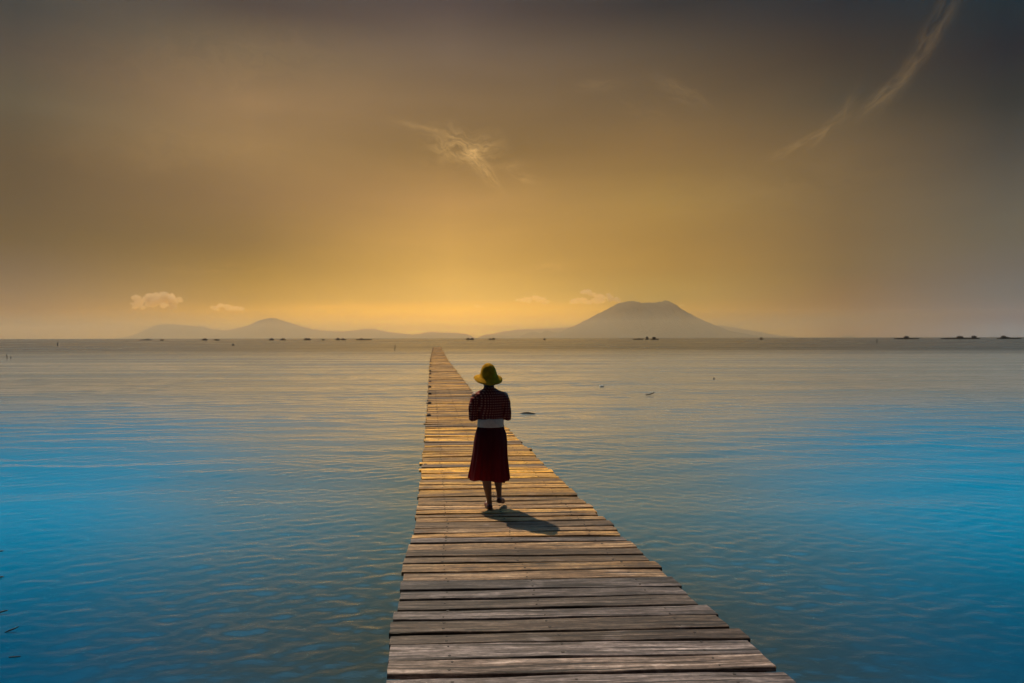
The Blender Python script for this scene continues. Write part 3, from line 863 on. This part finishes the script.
    for i in range(nz_ - 1):
        for j in range(seg):
            fs_.append((i * seg + j, (i + 1) * seg + j, (i + 1) * seg + (j + 1) % seg, i * seg + (j + 1) % seg))
    sk = pydata('skirt', vs_, fs_, m, root)
    # --- hat
    m, b, p, o_ = material('yellow_straw')
    tc = b.n('ShaderNodeTexCoord').outputs['Object']
    wvn = b.n('ShaderNodeTexWave', wave_type='BANDS', bands_direction='Z'); b.put(wvn.inputs[0], tc)
    wvn.inputs['Scale'].default_value = 60; wvn.inputs['Distortion'].default_value = 1.0
    nz = b.noise(tc, 25.0, 4.0)
    cc = b.ramp(nz, [(0.3, (0.46, 0.22, 0.007)), (0.7, (0.76, 0.39, 0.014))])
    cc = b.mix(1.0, cc, b.ramp(wvn.outputs[1], [(0.0, 0.72), (1.0, 1.1)]), 'MULTIPLY')
    b.put(p.inputs['Base Color'], cc)
    p.inputs['Roughness'].default_value = 0.85
    p.inputs['Specular IOR Level'].default_value = 0.08
    b.put(p.inputs['Normal'], bump(b, wvn.outputs[1], 0.4, 0.004))
    tr = b.n('ShaderNodeBsdfTranslucent'); tr.inputs[0].default_value = (0.55, 0.36, 0.04, 1)
    mxs = b.n('ShaderNodeMixShader'); mxs.inputs[0].default_value = 0.12
    b.t.links.new(p.outputs[0], mxs.inputs[1]); b.t.links.new(tr.outputs[0], mxs.inputs[2]); b.t.links.new(mxs.outputs[0], o_.inputs[0])
    prof = [(0.004, 1.668), (0.022, 1.665), (0.044, 1.654), (0.062, 1.636), (0.076, 1.610), (0.086, 1.577), (0.093, 1.547), (0.101, 1.522),
            (0.118, 1.506), (0.138, 1.490), (0.155, 1.474), (0.163, 1.462)]
    seg = 72
    vs_, fs_ = [], []
    for i, (r, z) in enumerate(prof):
        k = max(0.0, (r - 0.100) / 0.063)
        for j in range(seg):
            t = 2 * math.pi * j / seg      # 0 right, pi/2 front, pi left, 3pi/2 back
            dzb = k * (0.034 * max(0, math.cos(t - math.pi * 1.02)) ** 1.5 + 0.018 * max(0, math.cos(t)) - 0.008 * max(0, -math.sin(t)) ** 2 + 0.008 * math.sin(3 * t + 0.4))
            wob = 1 + 0.012 * math.sin(4 * t + i * 0.3) + 0.01 * math.sin(7 * t)
            rx = r * wob * (1 + 0.06 * k * math.cos(t - math.pi))
            vs_.append((-0.012 + rx * math.cos(t) - 0.06 * (z - 1.54) , -0.002 + rx * 1.02 * math.sin(t), z + dzb))
    for i in range(len(prof) - 1):
        for j in range(seg):
            fs_.append((i * seg + j, (i + 1) * seg + j, (i + 1) * seg + (j + 1) % seg, i * seg + (j + 1) % seg))
    fs_.append([j for j in range(seg)])
    # pushed to the back of the head
    tilt = Matrix.Translation((-0.01, 0, 1.52)) @ Matrix.Rotation(R(15), 4, 'X') @ Matrix.Translation((0.01, 0, -1.52))
    vs_ = [tilt @ Vector(v) for v in vs_]
    hat = pydata('hat', vs_, fs_, m, root)
    sm = hat.modifiers.new('t', 'SOLIDIFY'); sm.thickness = 0.004; sm.offset = -1
    # --- shoes
    M_shoe = simple('dark_red_leather', (0.085, 0.014, 0.012), 0.45, 0.2)
    for pts in ([((-0.004, -0.020, 0.034), 0.034), ((-0.008, 0.05, 0.033), 0.037), ((-0.020, 0.12, 0.030), 0.038), ((-0.028, 0.172, 0.024), 0.026)],
                [((0.107, 0.004, 0.098), 0.033), ((0.123, 0.070, 0.083), 0.036), ((0.149, 0.134, 0.060), 0.037), ((0.166, 0.178, 0.047), 0.026)]):
        bm = bmesh.new()
        add_chain(bm, pts, 20)
        a = Vector(pts[0][0]); e = Vector(pts[-1][0])
        sole = min(p_[0][2] - p_[1] for p_ in pts)
        me = fuse(bm, 0.005, 4)
        # flatten the sole along the foot and cut the opening low behind the ankle
        for v in me.vertices:
            tt = max(0, min(1, (v.co - a).dot(e - a) / (e - a).length_squared))
            cz = a.z + (e.z - a.z) * tt
            lo = cz - 0.026
            if v.co.z < lo: v.co.z = lo
            hi = cz + 0.030 - 0.006 * tt
            if v.co.z > hi and tt < 0.7: v.co.z = hi + (v.co.z - hi) * 0.25
        link_mesh('shoe', me, M_shoe, root)
    # put the planted sole on the boards
    return root
make_person()

# ------------------------------------------------------------------ far fishing rafts, huts and boats
M_dark = simple('tarred_timber', (0.018, 0.014, 0.011), 0.85)
M_thatch = simple('grey_thatch', (0.030, 0.024, 0.018), 0.95)
def raft(px, width, huts, label, D=820.0, low=1.1, group='fishing rafts on the horizon'):
    """floating platform; huts are (pixel offset from centre, width px, height px)"""
    k = D / FPX
    r = empty('fishing_raft', ((px - 512) * k, D, WATER_Z))
    tag(r, label, 'raft', group)
    bm = bmesh.new()
    hw = width * k / 2
    add_box(bm, (0, 0, low * 0.7), (2 * hw, 6, low), 0, 0.05)
    n = max(2, int(width / 3))
    for i in range(n):
        x = -hw * 0.95 + 1.9 * hw * i / (n - 1)
        add_box(bm, (x, -2.8, low + 0.5), (0.14, 0.14, 1.3))
    bm_obj('platform', bm, M_dark, r)
    for ox, w, h in huts:
        h *= 0.62 if px < 600 else 1.0
        x = ox * k; hw2 = w * k / 2; hh = h * k
        bm = bmesh.new()
        add_box(bm, (x, 0, low + hh * 0.3), (2 * hw2 * 0.8, 3.6, hh * 0.6))
        hut = bm_obj('hut', bm, M_dark, r)
        bm = bmesh.new()
        z0, z1 = low + hh * 0.6, low + hh
        vs_ = [bm.verts.new(q) for q in ((x - hw2, -2.4, z0), (x + hw2, -2.4, z0), (x + hw2, 2.4, z0), (x - hw2, 2.4, z0), (x - hw2 * 0.35, 0, z1), (x + hw2 * 0.35, 0, z1))]
        for f in ((0, 1, 5, 4), (2, 3, 4, 5), (1, 2, 5), (3, 0, 4), (3, 2, 1, 0)):
            bm.faces.new([vs_[q] for q in f])
        roof = bm_obj('roof', bm, M_thatch, hut)
    return r
def boat(px, width, label, D=820.0, cabin=True, mast=False, hcab=1.5):
    k = D / FPX
    r = empty('fishing_boat', ((px - 512) * k, D, WATER_Z))
    tag(r, label, 'boat', 'fishing boats on the horizon')
    hw = width * k / 2
    bm = bmesh.new()
    n = 11
    rings = []
    for i in range(n):
        t = -1 + 2 * i / (n - 1)
        bw = 1.2 * (1 - abs(t) ** 2.5) + 0.05
        sheer = 0.7 + 0.7 * t * t * (1.4 if t > 0 else 0.8)
        rings.append([bm.verts.new(q) for q in ((t * hw, -bw, sheer), (t * hw * 0.95, -bw * 0.7, 0.05), (t * hw * 0.9, 0, -0.3), (t * hw * 0.95, bw * 0.7, 0.05), (t * hw, bw, sheer), (t * hw, 0, sheer - 0.15))])
    for a, c in zip(rings, rings[1:]):
        for q in range(6):
            bm.faces.new((a[q], a[(q + 1) % 6], c[(q + 1) % 6], c[q]))
    bm.faces.new(rings[0]); bm.faces.new(rings[-1][::-1])
    bm_obj('hull', bm, M_dark, r)
    if cabin:
        bm = bmesh.new()
        add_box(bm, (-hw * 0.15, 0, 0.7 + hcab / 2), (hw * 0.75, 1.5, hcab), 0, 0.08)
        add_box(bm, (-hw * 0.15, 0, 0.78 + hcab), (hw * 0.9, 1.8, 0.12))
        bm_obj('cabin', bm, M_dark, r)
    if mast:
        bm = bmesh.new()
        add_chain(bm, [((hw * 0.2, 0, 0.5), 0.08), ((hw * 0.2, 0, 4.2), 0.05)], 8)
        bm_obj('mast', bm, M_dark, r)
raft(906.5, 22, [(0, 4, 2.5)], 'dark low fishing raft with one central hut, first right of the empty stretch of horizon', low=1.3)
raft(960, 36, [(0, 6, 2.3), (14, 4, 2.7)], 'longest dark fishing raft on the right horizon, carrying two huts', low=1.3)
raft(1009, 21, [(-5.5, 4, 2.6), (-1.5, 2.5, 1.4)], 'dark fishing raft with huts at its left end, nearest the right picture edge', low=1.3)
boat(654.6, 8.5, 'dark boat with a tall cabin right below the volcano summit', hcab=2.6)
raft(647, 3.2, [(0, 2.6, 2.4)], 'small square fishing hut on piles just left of the tall cabin boat')
raft(638, 10, [(1, 2.0, 0.8)], 'flat almost bare fishing raft left of the small square hut below the volcano')
boat(544.6, 3.0, 'tiny dark boat below the left foot of the volcano', hcab=1.6)
boat(761.5, 4.0, 'tiny dark boat alone right of the volcano', hcab=2.0)
raft(470, 8, [(-1.8, 3, 2.3), (2.2, 3, 2.2)], 'twin hut fishing raft just right of the far end of the pier')
raft(492, 6.5, [(1.4, 3.0, 2.4), (-1.8, 2, 1.7)], 'fishing raft with a taller right hut before the small rounded hill')
raft(204.8, 4.2, [(0, 3.2, 2.3)], 'single hut fishing raft below the gap left of the conical hill')
boat(216.5, 6.0, 'low pale boat right of the single hut raft on the left horizon', hcab=1.0)
raft(271.6, 3.6, [(0, 3.0, 2.3)], 'narrow fishing hut on a raft, directly below the conical hill top')
raft(283, 4.0, [(0, 3.2, 2.2)], 'fishing hut on a raft just right of the conical hill top')
raft(307.3, 6, [(-1.2, 2.6, 2.5), (1.6, 2.6, 2.3)], 'broad twin roofed fishing raft below the right slope of the conical hill')
boat(323, 3.2, 'faint tiny boat between the broad twin roofed raft and the two separate huts', hcab=0.9)
raft(338, 4.0, [(0, 2.8, 2.6)], 'taller left fishing hut of the close pair left of the long low raft')
raft(343.6, 4.2, [(-0.6, 2.6, 2.1)], 'lower right fishing hut of the close pair left of the long raft')
raft(364, 15, [(-2.6, 3.4, 2.3)], 'long low fishing raft with a hut near its left end, nearest left of the pier')
boat(161.8, 4.0, 'small dark boat at the right tip of the rocky islet', hcab=1.0)
# rocky islet under the left range
k = 820 / FPX
make_hill('islet', [(137, 338.8), (141, 338.0), (144, 336.8), (146, 335.4), (148, 334.9), (150, 335.5), (153, 337), (158, 337.4), (164, 338.2), (168, 338.9)], 900, 12, 9.0,
          hill_material('islet_rock', (0.035, 0.03, 0.022)), n=50)

# ------------------------------------------------------------------ things in the water
M_drift = simple('wet_driftwood', (0.022, 0.017, 0.013), 0.5, 0.35, 30)
M_foam = simple('white_foam_plastic', (0.75, 0.73, 0.68), 0.6, 0.06)
def pole(px, py, hpx, label, lean=0.0, rad=0.05, group='poles standing in the shallows'):
    x, d = sea_pt(px, py)
    h = hpx * d / FPX
    bm = bmesh.new()
    add_chain(bm, [((0, 0, -1.0), rad), ((lean * h * 0.5, 0, h * 0.5), rad * 0.9), ((lean * h, 0, h), rad * 0.75)], 8)
    o = bm_obj('pole', bm, M_drift, None, True)
    o.location = (x, d, WATER_Z)
    tag(o, label, 'pole', group)
pole(7.5, 358, 4.2, 'taller leaning bamboo pole of the pair in the water at the far left', -0.3, 0.05)
pole(10.5, 358, 2.6, 'shorter upright bamboo pole of the pair in the water at the far left', 0.1, 0.05)
pole(57.5, 345.5, 4, 'lone thin pole in the water left of the rocky islet', 0.05, 0.14)
pole(394.5, 350, 5, 'thin leaning pole in the water left of the far end of the pier', 0.15, 0.08)
pole(877, 344, 4.5, 'lone thin pole in the water left of the right hand rafts', 0.0, 0.15)
pole(714, 380, 1.8, 'short dark stub of a post in open water right of the woman', 0.0, 0.05)
def buoy(px, py, wpx, label, mat, name='buoy'):
    x, d = sea_pt(px, py)
    r = wpx * d / FPX / 2
    bm = bmesh.new()
    add_ellipsoid(bm, (0, 0, r * 0.35), (r, r, r * 0.9))
    add_chain(bm, [((0, 0, r * 0.9), r * 0.22), ((0, 0, r * 1.5), r * 0.18)], 8)
    o = bm_obj(name, bm, mat, None, True)
    o.location = (x, d, WATER_Z)
    tag(o, label, name)
buoy(233, 345, 2.6, 'small black buoy on the water below the conical hill', M_drift)
def driftwood(px, py, pts, label, thick, mat=M_drift, name='driftwood'):
    """pts: (pixel dx, pixel dy up) along the piece"""
    x, d = sea_pt(px, py)
    k = d / FPX
    bm = bmesh.new()
    add_chain(bm, [((a * k, b_ * k * 2.5, c * k), t * thick * k) for a, b_, c, t in pts], 8)
    me = bpy.data.meshes.new(name); bm.to_mesh(me); bm.free()
    for v in me.vertices:
        v.co += v.normal * mnoise.noise(v.co * (0.4 / (thick * k))) * thick * k * 0.35
    o = link_mesh(name, me, mat)
    o.location = (x, d, WATER_Z)
    tag(o, label, name, 'bits of driftwood afloat')
driftwood(527, 413.5, [(-7, 0, -0.2, 0.6), (-3, 0.1, 0.4, 1), (1, 0.2, 0.6, 1.1), (4, 0, 0.2, 0.8), (8, 0.2, -0.4, 0.4)], 'dark floating log just right of the woman at the pier edge', 0.95)
driftwood(649, 395, [(-3, -0.1, 0, 0.8), (1, 0, 0.6, 1), (5, 0.2, 2.0, 0.7)], 'slim floating branch with a raised tip in open water right of the woman', 0.6)
driftwood(8, 631, [(-4, -0.3, -0.6, 0.5), (0, 0.2, 0.8, 1), (3, 0.5, 1.8, 0.9), (7, 1.0, 3.6, 0.6)], 'small dark twig floating near the left edge, largest of the twigs there', 0.8)
driftwood(11, 657, [(-4, 0, 0, 0.6), (2, 0.1, 0.4, 1), (7, 0.3, 0.6, 0.5)], 'thin dark sliver afloat, lowest of the twigs at the left edge', 0.5)
driftwood(1, 612, [(-6, -0.2, -1, 0.8), (0, 0.2, 0.8, 1), (4, 0.4, 1.6, 0.5)], 'short dark twig cut by the left edge just above the largest twig', 0.8)
driftwood(0, 577, [(-5, 0, 0, 0.8), (0, 0.1, 0.6, 1), (2, 0.2, 0.6, 0.5)], 'stubby dark twig cut by the left edge, third from the bottom of the edge', 0.8)
driftwood(0, 551, [(-5, 0, 0, 0.8), (0, 0.1, 0.5, 1), (2, 0.2, 0.6, 0.5)], 'stubby dark twig cut by the left edge, topmost of the edge twigs', 0.6)
x, d = sea_pt(601.5, 387)
bm = bmesh.new()
add_box(bm, (0, 0, 0.02), (0.24, 0.14, 0.10), 0.2, 0.02)
o = bm_obj('foam_block', bm, M_foam)
o.location = (x, d, WATER_Z)
tag(o, 'small white foam block adrift in open water right of the woman', 'foam block')
